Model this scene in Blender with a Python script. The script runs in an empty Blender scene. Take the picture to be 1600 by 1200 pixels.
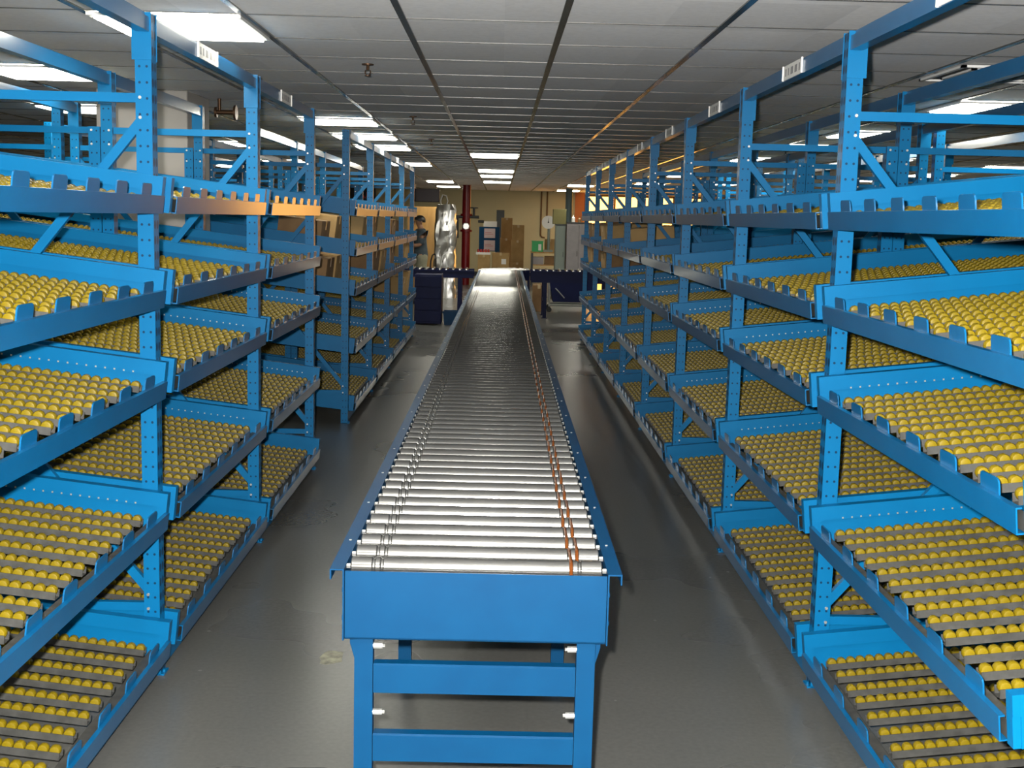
import bpy, bmesh, math, random
from mathutils import Vector, Matrix
random.seed(7)
PI = math.pi
SC = bpy.context.scene
COL = SC.collection

# ------------------------------------------------------------------ camera
F_PX, PITCH, YAW, ROLL, EYE = 1899.4, 0.1357, 0.0129, 0.0244, 1.6
cam_d = bpy.data.cameras.new('camera')
cam_d.sensor_fit = 'HORIZONTAL'; cam_d.sensor_width = 36.0
cam_d.lens = F_PX / 1600 * 36.0
cam_d.clip_start = 0.05; cam_d.clip_end = 200
cam = bpy.data.objects.new('camera', cam_d); COL.objects.link(cam)
_s, _c = math.sin(PITCH), math.cos(PITCH); _sy, _cy = math.sin(YAW), math.cos(YAW)
fw = Vector((_sy*_c, _cy*_c, -_s)); r0 = Vector((_cy, -_sy, 0)); u0 = Vector((_sy*_s, _cy*_s, _c))
rr = r0*math.cos(ROLL) + u0*math.sin(ROLL); uu = u0*math.cos(ROLL) - r0*math.sin(ROLL)
cam.matrix_world = Matrix(((rr.x, uu.x, -fw.x, 0), (rr.y, uu.y, -fw.y, 0), (rr.z, uu.z, -fw.z, EYE), (0, 0, 0, 1)))
SC.camera = cam

# ------------------------------------------------------------------ light and exposure
w = bpy.data.worlds.new('world'); SC.world = w; w.use_nodes = True
w.node_tree.nodes['Background'].inputs[0].default_value = (0.03, 0.033, 0.03, 1)
w.node_tree.nodes['Background'].inputs[1].default_value = 0.3
SC.view_settings.view_transform = 'Standard'; SC.view_settings.look = 'None'
SC.view_settings.exposure = 0.0; SC.view_settings.gamma = 1.0
SC.view_settings.use_curve_mapping = False
SC.cycles.caustics_reflective = False; SC.cycles.caustics_refractive = False
LAMP = 21.0            # radiance of the ceiling troffers
WINDOW = 7.0          # radiance of the warm daylight in the far window
fl = bpy.data.lights.new('camera_flash', 'SPOT')      # the camera's own flash, left of and above the lens
fl.energy = 1480; fl.spot_size = math.radians(112); fl.spot_blend = 0.4
fl.shadow_soft_size = 0.018; fl.color = (1.0, 0.97, 0.93)
flo = bpy.data.objects.new('camera_flash', fl); COL.objects.link(flo)
flo.matrix_world = cam.matrix_world.copy(); flo.location = Vector((0, 0, EYE)) + uu*0.05 - rr*0.055 + fw*0.02

# ------------------------------------------------------------------ materials
def mat(name, col, rough=0.5, metal=0.0, coat=0.0, spec=0.5, emit=None, es=0.0, coat_rough=0.1):
    m = bpy.data.materials.new(name); m.use_nodes = True
    b = m.node_tree.nodes['Principled BSDF']
    b.inputs['Base Color'].default_value = (*col, 1); b.inputs['Roughness'].default_value = rough
    b.inputs['Metallic'].default_value = metal; b.inputs['Coat Weight'].default_value = coat
    b.inputs['Coat Roughness'].default_value = coat_rough; b.inputs['Specular IOR Level'].default_value = spec
    if emit: b.inputs['Emission Color'].default_value = (*emit, 1); b.inputs['Emission Strength'].default_value = es
    return m
def nd(m, t, **k):
    n = m.node_tree.nodes.new(t)
    for a, v in k.items(): setattr(n, a, v)
    return n
def lk(m, a, b): m.node_tree.links.new(a, b)
def noisy(m, c1, c2, scale, detail=3, lo=0.35, hi=0.65, bump=0.0, stretch=(1, 1, 1), rough=None):
    """procedural colour variation of a material in object space"""
    b = m.node_tree.nodes['Principled BSDF']
    tc = nd(m, 'ShaderNodeTexCoord'); mp = nd(m, 'ShaderNodeMapping'); mp.inputs['Scale'].default_value = stretch
    n = nd(m, 'ShaderNodeTexNoise'); n.inputs['Scale'].default_value = scale; n.inputs['Detail'].default_value = detail
    r = nd(m, 'ShaderNodeValToRGB')
    r.color_ramp.elements[0].position = lo; r.color_ramp.elements[0].color = (*c1, 1)
    r.color_ramp.elements[1].position = hi; r.color_ramp.elements[1].color = (*c2, 1)
    lk(m, tc.outputs['Object'], mp.inputs[0]); lk(m, mp.outputs[0], n.inputs[0])
    lk(m, n.outputs[0], r.inputs[0]); lk(m, r.outputs[0], b.inputs['Base Color'])
    if rough:
        mr = nd(m, 'ShaderNodeMapRange'); mr.inputs[3].default_value = rough[0]; mr.inputs[4].default_value = rough[1]
        lk(m, n.outputs[0], mr.inputs[0]); lk(m, mr.outputs[0], b.inputs['Roughness'])
    if bump:
        bp = nd(m, 'ShaderNodeBump'); bp.inputs['Strength'].default_value = bump; bp.inputs['Distance'].default_value = 0.01
        lk(m, n.outputs[0], bp.inputs['Height']); lk(m, bp.outputs[0], b.inputs['Normal'])
    return m
BLUE = (0.001, 0.126, 0.300)
M = {}
M['rack'] = noisy(mat('rack_blue_enamel', BLUE, 0.38, coat=0.04, spec=0.22), (0.001, 0.120, 0.288), (0.0012, 0.132, 0.312), 6)
M['gloss'] = noisy(mat('rail_blue_gloss_enamel', BLUE, 0.3, coat=0.5, coat_rough=0.14), (0.001, 0.092, 0.23), (0.0015, 0.102, 0.25), 8)
M['conv'] = noisy(mat('conveyor_blue_enamel', (0.0003, 0.046, 0.125), 0.45, spec=0.16), (0.0003, 0.039, 0.107), (0.0004, 0.044, 0.117), 9, bump=0.02)
M['navy'] = noisy(mat('dark_blue_enamel', (0.001, 0.005, 0.045), 0.5, spec=0.2), (0.0008, 0.004, 0.040), (0.0014, 0.006, 0.050), 5)
M['yellow'] = mat('yellow_wheel_plastic', (0.185, 0.132, 0.0022), 0.45, spec=0.35)
M['galv'] = noisy(mat('galvanised_track_steel', (0.12, 0.12, 0.11), 0.55, 0.2), (0.045, 0.045, 0.041), (0.070, 0.070, 0.064), 30)
M['zinc'] = mat('bright_zinc', (0.75, 0.75, 0.72), 0.3, 0.8)
M['roller'] = noisy(mat('roller_steel', (0.45, 0.45, 0.43), 0.17, 0.9), (0.25, 0.25, 0.24), (0.29, 0.29, 0.275), 12, stretch=(1, 6, 6))
M['belt'] = mat('amber_drive_belt', (0.12, 0.032, 0.003), 0.35)
M['black'] = mat('black_rubber', (0.015, 0.015, 0.015), 0.6)
M['white'] = mat('white_paper', (0.75, 0.74, 0.70), 0.7)
M['print'] = mat('grey_print', (0.28, 0.28, 0.28), 0.7)
M['card'] = noisy(mat('corrugated_cardboard', (0.36, 0.23, 0.09), 0.85), (0.32, 0.20, 0.075), (0.42, 0.27, 0.11), 4)
M['carddark'] = noisy(mat('brown_cardboard', (0.2, 0.11, 0.05), 0.85), (0.17, 0.095, 0.04), (0.24, 0.14, 0.06), 5)
M['tape'] = mat('carton_tape', (0.45, 0.33, 0.16), 0.35)
M['lampframe'] = mat('white_lamp_frame', (0.75, 0.75, 0.72), 0.5)
M['lamp'] = mat('lamp_diffuser', (0.9, 0.9, 0.85), 0.5, emit=(1.0, 0.97, 0.84), es=LAMP)
M['tbar'] = mat('dark_ceiling_runner', (0.13, 0.135, 0.125), 0.22, 0.75)
M['ctee'] = mat('ceiling_cross_tee', (0.15, 0.15, 0.145), 0.28, 0.75)
M['brass'] = mat('bronze_brass', (0.10, 0.055, 0.03), 0.4, 0.8)
M['pipe_red'] = mat('red_pipe_paint', (0.17, 0.003, 0.007), 0.35)
M['rust'] = mat('brown_conduit', (0.20, 0.11, 0.04), 0.5)
M['foil'] = mat('silver_foil_wrap', (0.78, 0.77, 0.74), 0.32, 0.95)
M['cab'] = noisy(mat('grey_cabinet_enamel', (0.28, 0.26, 0.27), 0.45), (0.26, 0.245, 0.25), (0.31, 0.285, 0.29), 5)
M['cabgreen'] = mat('grey_green_locker', (0.20, 0.24, 0.21), 0.45)
M['olive'] = mat('olive_board', (0.17, 0.15, 0.05), 0.6)
M['green'] = mat('green_plastic', (0.01, 0.33, 0.08), 0.4)
M['wood'] = noisy(mat('brown_wood', (0.40, 0.22, 0.06), 0.5), (0.36, 0.19, 0.05), (0.44, 0.25, 0.075), 3, stretch=(6, 6, 1))
M['orange'] = mat('orange_jamb_paint', (0.55, 0.17, 0.02), 0.5)
M['maroon'] = mat('dark_maroon_panel', (0.025, 0.006, 0.010), 0.4)
M['dkgrey'] = mat('dark_grey_metal', (0.05, 0.055, 0.055), 0.45, 0.3)
M['pink'] = mat('pale_pink_paper', (0.62, 0.50, 0.50), 0.7)
M['redlabel'] = mat('red_print', (0.45, 0.03, 0.02), 0.6)
M['skin'] = mat('skin', (0.36, 0.19, 0.11), 0.5)
M['hair'] = mat('black_hair', (0.012, 0.010, 0.009), 0.45)
M['shirt'] = noisy(mat('slate_shirt_cloth', (0.06, 0.085, 0.10), 0.9), (0.05, 0.07, 0.085), (0.075, 0.10, 0.12), 8)
M['trousers'] = noisy(mat('khaki_trouser_cloth', (0.27, 0.26, 0.18), 0.9), (0.24, 0.23, 0.16), (0.30, 0.29, 0.20), 8)
M['column'] = noisy(mat('painted_column', (0.50, 0.47, 0.42), 0.7), (0.30, 0.285, 0.26), (0.34, 0.32, 0.29), 3)
M['wall'] = noisy(mat('beige_wall_paint', (0.46, 0.37, 0.22), 0.75), (0.66, 0.59, 0.35), (0.72, 0.65, 0.40), 0.7, bump=0.03)
M['winglow'] = mat('sunlit_window_glass', (0.9, 0.6, 0.3), 0.2, emit=(1.0, 0.46, 0.085), es=WINDOW)
M['mullion'] = mat('window_frame', (0.12, 0.06, 0.03), 0.5)
M['stain'] = noisy(mat('pale_floor_scuff', (0.34, 0.33, 0.22), 0.6), (0.16, 0.16, 0.13), (0.42, 0.41, 0.29), 25)

def perforated(name, base, cx, pitch, rad, cyl_y=None):
    """enamelled post with rows of punched holes (in the post's own coordinates)"""
    m = mat(name, base, 0.38, coat=0.04, spec=0.22); b = m.node_tree.nodes['Principled BSDF']
    tc = nd(m, 'ShaderNodeTexCoord'); sp = nd(m, 'ShaderNodeSeparateXYZ'); lk(m, tc.outputs['Object'], sp.inputs[0])
    ge = nd(m, 'ShaderNodeNewGeometry'); tr = nd(m, 'ShaderNodeVectorTransform', vector_type='NORMAL', convert_from='WORLD', convert_to='OBJECT')
    lk(m, ge.outputs['Normal'], tr.inputs[0]); sn = nd(m, 'ShaderNodeSeparateXYZ'); lk(m, tr.outputs[0], sn.inputs[0])
    def mth(op, a, b_=None, c_=None):
        n = nd(m, 'ShaderNodeMath', operation=op)
        for i, v in enumerate((a, b_, c_)):
            if v is None: continue
            if isinstance(v, (int, float)): n.inputs[i].default_value = v
            else: lk(m, v, n.inputs[i])
        return n.outputs[0]
    zz = mth('SUBTRACT', mth('MODULO', sp.outputs['Z'], pitch), pitch/2)
    def hole(coord, c, r, zs=1.0):
        d = mth('SUBTRACT', coord, c)
        z2 = mth('MULTIPLY', zz, zs)
        return mth('LESS_THAN', mth('ADD', mth('MULTIPLY', d, d), mth('MULTIPLY', z2, z2)), r*r)
    ax = mth('ABSOLUTE', sp.outputs['X'])
    h = mth('MAXIMUM', hole(ax, cx[0], rad), hole(ax, cx[1], rad))
    facey = mth('GREATER_THAN', mth('ABSOLUTE', sn.outputs['Y']), 0.5)
    h = mth('MULTIPLY', h, facey)
    slot = mth('MAXIMUM', hole(sp.outputs['Y'], 0.016, 0.011, 0.75), hole(sp.outputs['Y'], 0.044, 0.011, 0.75))
    slot = mth('MULTIPLY', slot, mth('GREATER_THAN', mth('ABSOLUTE', sn.outputs['X']), 0.5))
    h = mth('MAXIMUM', h, slot)
    mx = nd(m, 'ShaderNodeMix', data_type='RGBA'); lk(m, h, mx.inputs[0])
    mx.inputs[6].default_value = (*base, 1); mx.inputs[7].default_value = (0.004, 0.03, 0.075, 1)
    lk(m, mx.outputs[2], b.inputs['Base Color'])
    return m
M['post'] = perforated('perforated_post_enamel', BLUE, (0.015, 0.039), 0.0508, 0.0042)

def floor_material():
    m = mat('sealed_concrete_floor', (0.15, 0.15, 0.14), 0.3)
    b = m.node_tree.nodes['Principled BSDF']
    tc = nd(m, 'ShaderNodeTexCoord')
    n1 = nd(m, 'ShaderNodeTexNoise'); n1.inputs['Scale'].default_value = 0.7; n1.inputs['Detail'].default_value = 3
    n2 = nd(m, 'ShaderNodeTexNoise'); n2.inputs['Scale'].default_value = 60; n2.inputs['Detail'].default_value = 2
    lk(m, tc.outputs['Object'], n1.inputs[0]); lk(m, tc.outputs['Object'], n2.inputs[0])
    r1 = nd(m, 'ShaderNodeValToRGB')
    r1.color_ramp.elements[0].position = 0.3; r1.color_ramp.elements[0].color = (0.094, 0.096, 0.087, 1)
    r1.color_ramp.elements[1].position = 0.7; r1.color_ramp.elements[1].color = (0.127, 0.126, 0.116, 1)
    lk(m, n1.outputs[0], r1.inputs[0])
    r2 = nd(m, 'ShaderNodeMapRange'); r2.inputs[1].default_value = 0.3; r2.inputs[2].default_value = 0.7
    r2.inputs[3].default_value = 0.88; r2.inputs[4].default_value = 1.1; lk(m, n2.outputs[0], r2.inputs[0])
    # rare specks of dropped paint and grit
    v = nd(m, 'ShaderNodeTexVoronoi'); v.inputs['Scale'].default_value = 5.0; lk(m, tc.outputs['Object'], v.inputs[0])
    sp = nd(m, 'ShaderNodeMath', operation='LESS_THAN'); sp.inputs[1].default_value = 0.035; lk(m, v.outputs['Distance'], sp.inputs[0])
    mu = nd(m, 'ShaderNodeVectorMath', operation='SCALE'); lk(m, r1.outputs[0], mu.inputs[0]); lk(m, r2.outputs[0], mu.inputs[3])
    mx = nd(m, 'ShaderNodeMix', data_type='RGBA'); lk(m, sp.outputs[0], mx.inputs[0]); lk(m, mu.outputs[0], mx.inputs[6])
    mx.inputs[7].default_value = (0.22, 0.22, 0.20, 1)
    lk(m, mx.outputs[2], b.inputs['Base Color'])
    rg = nd(m, 'ShaderNodeMapRange'); rg.inputs[3].default_value = 0.24; rg.inputs[4].default_value = 0.32
    lk(m, n1.outputs[0], rg.inputs[0]); lk(m, rg.outputs[0], b.inputs['Roughness'])
    return m
M['floor'] = floor_material()
def tile_material():
    m = mat('mineral_ceiling_tile', (0.62, 0.61, 0.59), 0.85)
    b = m.node_tree.nodes['Principled BSDF']
    tc = nd(m, 'ShaderNodeTexCoord')
    n = nd(m, 'ShaderNodeTexNoise'); n.inputs['Scale'].default_value = 45; n.inputs['Detail'].default_value = 2
    lk(m, tc.outputs['Object'], n.inputs[0])
    sp = nd(m, 'ShaderNodeVectorMath', operation='DIVIDE'); sp.inputs[1].default_value = (0.6096, 0.6097, 1)
    fl_ = nd(m, 'ShaderNodeVectorMath', operation='FLOOR'); lk(m, tc.outputs['Object'], sp.inputs[0]); lk(m, sp.outputs[0], fl_.inputs[0])
    wn = nd(m, 'ShaderNodeTexWhiteNoise'); lk(m, fl_.outputs[0], wn.inputs[0])
    a = nd(m, 'ShaderNodeMapRange'); a.inputs[3].default_value = 0.90; a.inputs[4].default_value = 1.05; lk(m, wn.outputs[0], a.inputs[0])
    r = nd(m, 'ShaderNodeValToRGB')
    r.color_ramp.elements[0].position = 0.35; r.color_ramp.elements[0].color = (0.88, 0.875, 0.86, 1)
    r.color_ramp.elements[1].position = 0.6; r.color_ramp.elements[1].color = (0.93, 0.925, 0.91, 1)
    lk(m, n.outputs[0], r.inputs[0])
    mu = nd(m, 'ShaderNodeVectorMath', operation='SCALE'); lk(m, r.outputs[0], mu.inputs[0]); lk(m, a.outputs[0], mu.inputs[3])
    lk(m, mu.outputs[0], b.inputs['Base Color'])
    return m
M['tile'] = tile_material()

# ------------------------------------------------------------------ mesh helpers
class MB:
    def __init__(s): s.v = []; s.f = []; s.mi = []; s.m = 0; s.sm = []
    def add(s, vs, fs, smooth=False):
        o = len(s.v); s.v += [tuple(p) for p in vs]
        for f in fs: s.f.append([o+i for i in f]); s.mi.append(s.m); s.sm.append(smooth)
    def box(s, x0, x1, y0, y1, z0, z1):
        if x0 > x1: x0, x1 = x1, x0
        if y0 > y1: y0, y1 = y1, y0
        s.add([(x0,y0,z0),(x1,y0,z0),(x1,y1,z0),(x0,y1,z0),(x0,y0,z1),(x1,y0,z1),(x1,y1,z1),(x0,y1,z1)],
              [(0,3,2,1),(4,5,6,7),(0,1,5,4),(1,2,6,5),(2,3,7,6),(3,0,4,7)])
    def prism(s, pts, axis, a, b):
        """closed polygon pts (counter-clockwise in the plane's own order) swept along axis from a to b"""
        def P(p, t):
            return {'x': (t, p[0], p[1]), 'y': (p[0], t, p[1]), 'z': (p[0], p[1], t)}[axis]
        n = len(pts); vs = [P(p, a) for p in pts] + [P(p, b) for p in pts]
        fs = [tuple(range(n))[::-1], tuple(range(n, 2*n))] + [(i, (i+1) % n, n+(i+1) % n, n+i) for i in range(n)]
        s.add(vs, fs)
    def cyl(s, p, q, r, n=12, r2=None, caps=True, smooth=True):
        p, q = Vector(p), Vector(q); d = (q-p).normalized(); r2 = r if r2 is None else r2
        a = d.orthogonal().normalized(); b = d.cross(a)
        ring = [a*math.cos(2*PI*i/n)+b*math.sin(2*PI*i/n) for i in range(n)]
        s.add([p+c*r for c in ring]+[q+c*r2 for c in ring], [(i, (i+1) % n, n+(i+1) % n, n+i) for i in range(n)], smooth)
        if caps:
            o = len(s.v)-2*n
            s.f.append([o+i for i in range(n)][::-1]); s.mi.append(s.m); s.sm.append(False)
            s.f.append([o+n+i for i in range(n)]); s.mi.append(s.m); s.sm.append(False)
    def lathe(s, prof, origin, axis='y', n=16, smooth=True):
        """prof = list of (t along axis, radius)"""
        o = Vector(origin); A = {'x': Vector((1,0,0)), 'y': Vector((0,1,0)), 'z': Vector((0,0,1))}[axis]
        a = A.orthogonal().normalized(); b = A.cross(a); vs = []; fs = []
        for t, r in prof:
            vs += [o+A*t+(a*math.cos(2*PI*i/n)+b*math.sin(2*PI*i/n))*r for i in range(n)]
        for k in range(len(prof)-1):
            fs += [(k*n+i, k*n+(i+1) % n, (k+1)*n+(i+1) % n, (k+1)*n+i) for i in range(n)]
        fs += [tuple(range(n))[::-1], tuple((len(prof)-1)*n+i for i in range(n))]
        s.add(vs, fs, smooth)
    def tube(s, pts, r, n=8, closed=False):
        pts = [Vector(p) for p in pts]; N = len(pts); vs = []; fs = []
        prev = None
        for i, p in enumerate(pts):
            if closed: d = (pts[(i+1) % N]-pts[i-1]).normalized()
            else: d = (pts[min(i+1, N-1)]-pts[max(i-1, 0)]).normalized()
            if prev is None: a = d.orthogonal().normalized()
            else: a = (prev-d*prev.dot(d)).normalized()
            prev = a; b = d.cross(a)
            vs += [p+(a*math.cos(2*PI*j/n)+b*math.sin(2*PI*j/n))*r for j in range(n)]
        for i in range(N if closed else N-1):
            k = (i+1) % N
            fs += [(i*n+j, i*n+(j+1) % n, k*n+(j+1) % n, k*n+j) for j in range(n)]
        if not closed: fs += [tuple(range(n))[::-1], tuple((N-1)*n+j for j in range(n))]
        s.add(vs, fs, True)
    def bar(s, p, q, w, t, up=(0, 1, 0)):
        """flat bar from p to q, width w across, thickness t along 'up'"""
        p, q = Vector(p), Vector(q); d = (q-p).normalized(); u = Vector(up); sd = d.cross(u).normalized()
        vs = []
        for c in (p, q):
            for a, b in ((-1, -1), (1, -1), (1, 1), (-1, 1)): vs.append(c+sd*a*w/2+u*b*t/2)
        s.add(vs, [(0,3,2,1),(4,5,6,7),(0,1,5,4),(1,2,6,5),(2,3,7,6),(3,0,4,7)])
    def mesh(s, name, mats, bevel=0.0):
        me = bpy.data.meshes.new(name); me.from_pydata(s.v, [], s.f)
        for m in (mats if isinstance(mats, (list, tuple)) else [mats]): me.materials.append(M[m] if isinstance(m, str) else m)
        me.polygons.foreach_set('material_index', s.mi); me.polygons.foreach_set('use_smooth', s.sm)
        bm = bmesh.new(); bm.from_mesh(me); bmesh.ops.recalc_face_normals(bm, faces=bm.faces)
        if bevel: bmesh.ops.bevel(bm, geom=bm.edges[:], offset=bevel, segments=1, affect='EDGES', clamp_overlap=True)
        bm.to_mesh(me); bm.free(); me.set_sharp_from_angle(angle=math.radians(38)); me.update()
        return me
def put(name, me, parent=None, loc=(0,0,0), rot=(0,0,0), label=None):
    o = bpy.data.objects.new(name, me); COL.objects.link(o); o.location = loc; o.rotation_euler = rot
    if parent: o.parent = parent
    if label: o['label'] = label
    return o
def thing(name, label, cat, loc=(0,0,0), rot=(0,0,0), group=None, mesh=None):
    assert 4 <= len(label.split()) <= 16, label
    o = put(name, mesh, None, loc, rot); o['label'] = label; o['category'] = cat
    if group: o['group'] = group
    return o
def struct(name, me, loc=(0,0,0), parent=None):
    o = put(name, me, parent, loc)
    if not parent: o['kind'] = 'structure'
    return o
def bx(*a, mats='rack', bevel=0.0):
    b = MB(); b.box(*a); return b.mesh('box', mats, bevel)
ORD = ['nearest', 'second', 'third', 'fourth', 'fifth', 'sixth', 'seventh', 'eighth', 'ninth']
LEV = ['top', 'second highest', 'middle', 'second lowest', 'lowest']

# ------------------------------------------------------------------ the building
ZC = 2.3457; GX0, GX, GY0, GY = 0.2218, 0.6096, 4.7849, 0.6097
RX0, RX1, RY0, RY1 = -10.4, 10.4, -3.0, 34.0
struct('floor', bx(RX0, RX1, RY0, RY1, -0.12, 0, mats='floor'))
b = MB(); b.box(RX0, RX1, RY0, RY1, ZC, ZC+0.1)
ce = struct('ceiling', b.mesh('ceiling', 'tile')); 
b = MB()                                                # long runners of the ceiling grid
for i in range(-18, 17):
    x = GX0+i*GX
    if RX0 < x < RX1: b.box(x-0.013, x+0.013, RY0, RY1, ZC-0.006, ZC+0.004)
struct('trim_1', b.mesh('runners', 'tbar'))
b = MB()                                                # cross tees
for j in range(-13, 48):
    y = GY0+j*GY
    if RY0 < y < RY1: b.box(RX0, RX1, y-0.005, y+0.005, ZC-0.003, ZC+0.004)
struct('trim_2', b.mesh('cross_tees', 'ctee'))
# far wall with the opening of the big window at the right
WX0, WX1, WZ1 = 2.32, 5.6, 2.30
b = MB(); b.box(RX0, WX0, RY1, RY1+0.2, 0, ZC); b.box(WX1, RX1, RY1, RY1+0.2, 0, ZC); b.box(WX0, WX1, RY1, RY1+0.2, WZ1, ZC)
struct('wall_back', b.mesh('wall_back', 'wall'))
struct('wall_left', bx(RX0-0.2, RX0, RY0, RY1, 0, ZC, mats='wall'))
struct('wall_right', bx(RX1, RX1+0.2, RY0, RY1, 0, ZC, mats='wall'))
struct('wall_front', bx(RX0, RX1, RY0-0.2, RY0, 0, ZC, mats='wall'))
b = MB()
for x in (WX0, WX0+0.82, WX0+1.64, WX0+2.46, WX1-0.05): b.box(x, x+0.05, RY1+0.02, RY1+0.09, 0, WZ1)
b.box(WX0, WX1, RY1+0.02, RY1+0.09, WZ1-0.06, WZ1); b.box(WX0, WX1, RY1+0.02, RY1+0.09, 1.0, 1.05); b.box(WX0, WX1, RY1+0.02, RY1+0.09, 0, 0.08)
wn = struct('window_1', b.mesh('window_frame', 'mullion'))
put('glass', bx(WX0, WX1, RY1+0.10, RY1+0.12, 0, WZ1, mats='winglow'), wn)
struct('trim_3', bx(2.06, WX0, RY1-0.06, RY1, 0, ZC, mats='orange'))
struct('baseboard_back', bx(RX0, 2.0, RY1-0.02, RY1, 0, 0.10, mats='dkgrey'))
# square painted column standing in the gap of the left racking
cb = MB(); cb.box(-2.56, -1.985, 7.84, 8.42, 0, ZC)
thing('square_column', 'square pale painted column standing in the gap between the two left racks', 'column', mesh=cb.mesh('square_column', 'column', 0.006))

# ------------------------------------------------------------------ ceiling lamps
def lamp_meshes():
    f = MB(); a, w_ = 0.295, 0.022; z0, z1 = -0.012, 0.0
    f.box(-a, a, -a, -a+w_, z0, z1); f.box(-a, a, a-w_, a, z0, z1); f.box(-a, -a+w_, -a+w_, a-w_, z0, z1); f.box(a-w_, a, -a+w_, a-w_, z0, z1)
    d = MB(); d.box(-a+w_, a-w_, -a+w_, a-w_, -0.020, -0.001)
    return f.mesh('lamp_frame', 'lampframe'), d.mesh('diffuser', 'lamp')
LF, LD = lamp_meshes()
LIGHTS = {   # (column, row): which one
 (-3, 0): 'above the nearest left rack, beside its top beam', (-3, 8): 'over the left rack end, nearest of the receding left line',
 (-3, 11): 'second along the receding left line', (-3, 14): 'third along the receding left line', (-3, 21): 'fourth along the receding left line',
 (-3, 35): 'behind the left rack, next to last of the left line', (-3, 42): 'last of the left line, near the foil wrapped tower',
 (-5, 3): 'behind the left rack, cut by the left picture edge', (-6, 7): 'small, seen left of the pale square column',
 (-6, 14): 'seen right of the pale square column, between rack posts', (-8, 21): 'left of the two low ones seen between left rack posts', (-8, 25): 'right of the two low ones seen between left rack posts',
 (-6, 21): 'seen low between the third left posts',
 (-1, 16): 'above the conveyor, nearest of the middle line', (-1, 24): 'above the conveyor end, second of the middle line',
 (-1, 28): 'above the conveyor end, third of the middle line', (-1, 34): 'above the conveyor end, last of the middle line',
 (2, 36): 'over the grey cabinet, nearer of two', (2, 44): 'over the grey cabinet, farther of two',
 (4, 4): 'behind the right rack, large, at the right picture edge', (4, 8): 'behind the right rack, right of its nearest post',
 (4, 11): 'behind the right rack, between its first two posts', (4, 15): 'behind the right rack, right of its second post',
 (9, 16): 'long flat one low at the right picture edge', (9, 20): 'beside the long flat one low at the right', (9, 24): 'right of the nearest right post, low down',
 (9, 28): 'left of the nearest right post, low down', (8, 34): 'right of the second right post, low down',
 (6, 14): 'high behind the right rack, over its middle', (6, 22): 'far behind the right rack, over its middle', (6, 30): 'farthest behind the right rack',
 (4, 24): 'far along the right line, seen between right posts', (4, 32): 'farthest along the right line, seen between right posts',
 # added lamps out of view near the camera, to brighten ceiling and racks
 (-3, -7): 'over the left aisle side near the camera', (-1, -8): 'above the camera', (2, -7): 'over the right rack near the camera',
 (4, -2): 'over the right rack beside the camera', (-5, -3): 'over the left rack beside the camera'}
for (i, j), wh in LIGHTS.items():
    t = thing('ceiling_lamp', 'square white ceiling lamp ' + wh, 'ceiling lamp', (GX0+(i+.5)*GX, GY0+(j+.5)*GY, ZC-0.006), group='square ceiling lamps')
    put('lamp_frame', LF, t); put('diffuser', LD, t)

# sprinkler heads
def sprinkler():
    b = MB(); b.cyl((0,0,0), (0,0,-0.006), 0.030, 16); b.cyl((0,0,-0.006), (0,0,-0.03), 0.008, 8)
    b.tube([(-.012,0,-.03), (-.014,0,-.045), (0,0,-.058), (.014,0,-.045), (.012,0,-.03)], 0.003, 6); b.cyl((0,0,-.056), (0,0,-.060), 0.016, 12)
    return b.mesh('sprinkler', 'brass')
SP = sprinkler()
for (x, y), wh in {(-0.68, 6.25): 'nearest to the camera', (-0.68, 9.43): 'second along the aisle', (-0.69, 12.1): 'third along the aisle', (2.9, 12.6): 'behind the right rack'}.items():
    thing('fire_sprinkler', 'small bronze sprinkler head under the ceiling, ' + wh, 'sprinkler', (x, y, ZC), group='sprinkler heads', mesh=SP)
# pipe stub with valve wheel beside the column
b = MB(); b.cyl((0,0,0), (0,0,-0.09), 0.012, 10); b.cyl((-0.02,0,-0.09), (0.10,0,-0.09), 0.016, 12); b.cyl((0.10,0,-0.09), (0.115,0,-0.09), 0.05, 16); b.cyl((-0.03,0,-0.09), (-0.015,0,-0.09), 0.035, 12)
thing('pipe_valve', 'dark bronze valve wheel under the ceiling right of the pale column', 'valve', (-1.90, 8.35, ZC), mesh=b.mesh('pipe_valve', 'brass'))
# air vent in the ceiling at right
v = thing('ceiling_vent', 'square white louvred air vent in the ceiling above the right rack', 'vent', (GX0+3.5*GX+0.02, GY0+1.9*GY, ZC-0.006))
b = MB()
for k, a in enumerate((0.29, 0.21, 0.13)):
    z = -0.001
    b.box(-a, a, -a, -a+.022, z-.01, 0); b.box(-a, a, a-.022, a, z-.01, 0); b.box(-a, -a+.022, -a, a, z-.01, 0); b.box(a-.022, a, -a, a, z-.01, 0)
put('louvre', b.mesh('louvre', 'lampframe'), v); put('backing', bx(-.28, .28, -.28, .28, -.002, .0, mats='black'), v)

# ------------------------------------------------------------------ flow racks
XL, XR, Y1, P = -1.140, 1.119, 4.048, 1.7354
ZT = 2.228; ZLEV = [1.7099, 1.4044, 1.1029, 0.6572, 0.2096]
PW, PD = 0.053, 0.06                 # post width along x, depth along y
def Yn(n): return Y1+(n-1)*P
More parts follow.
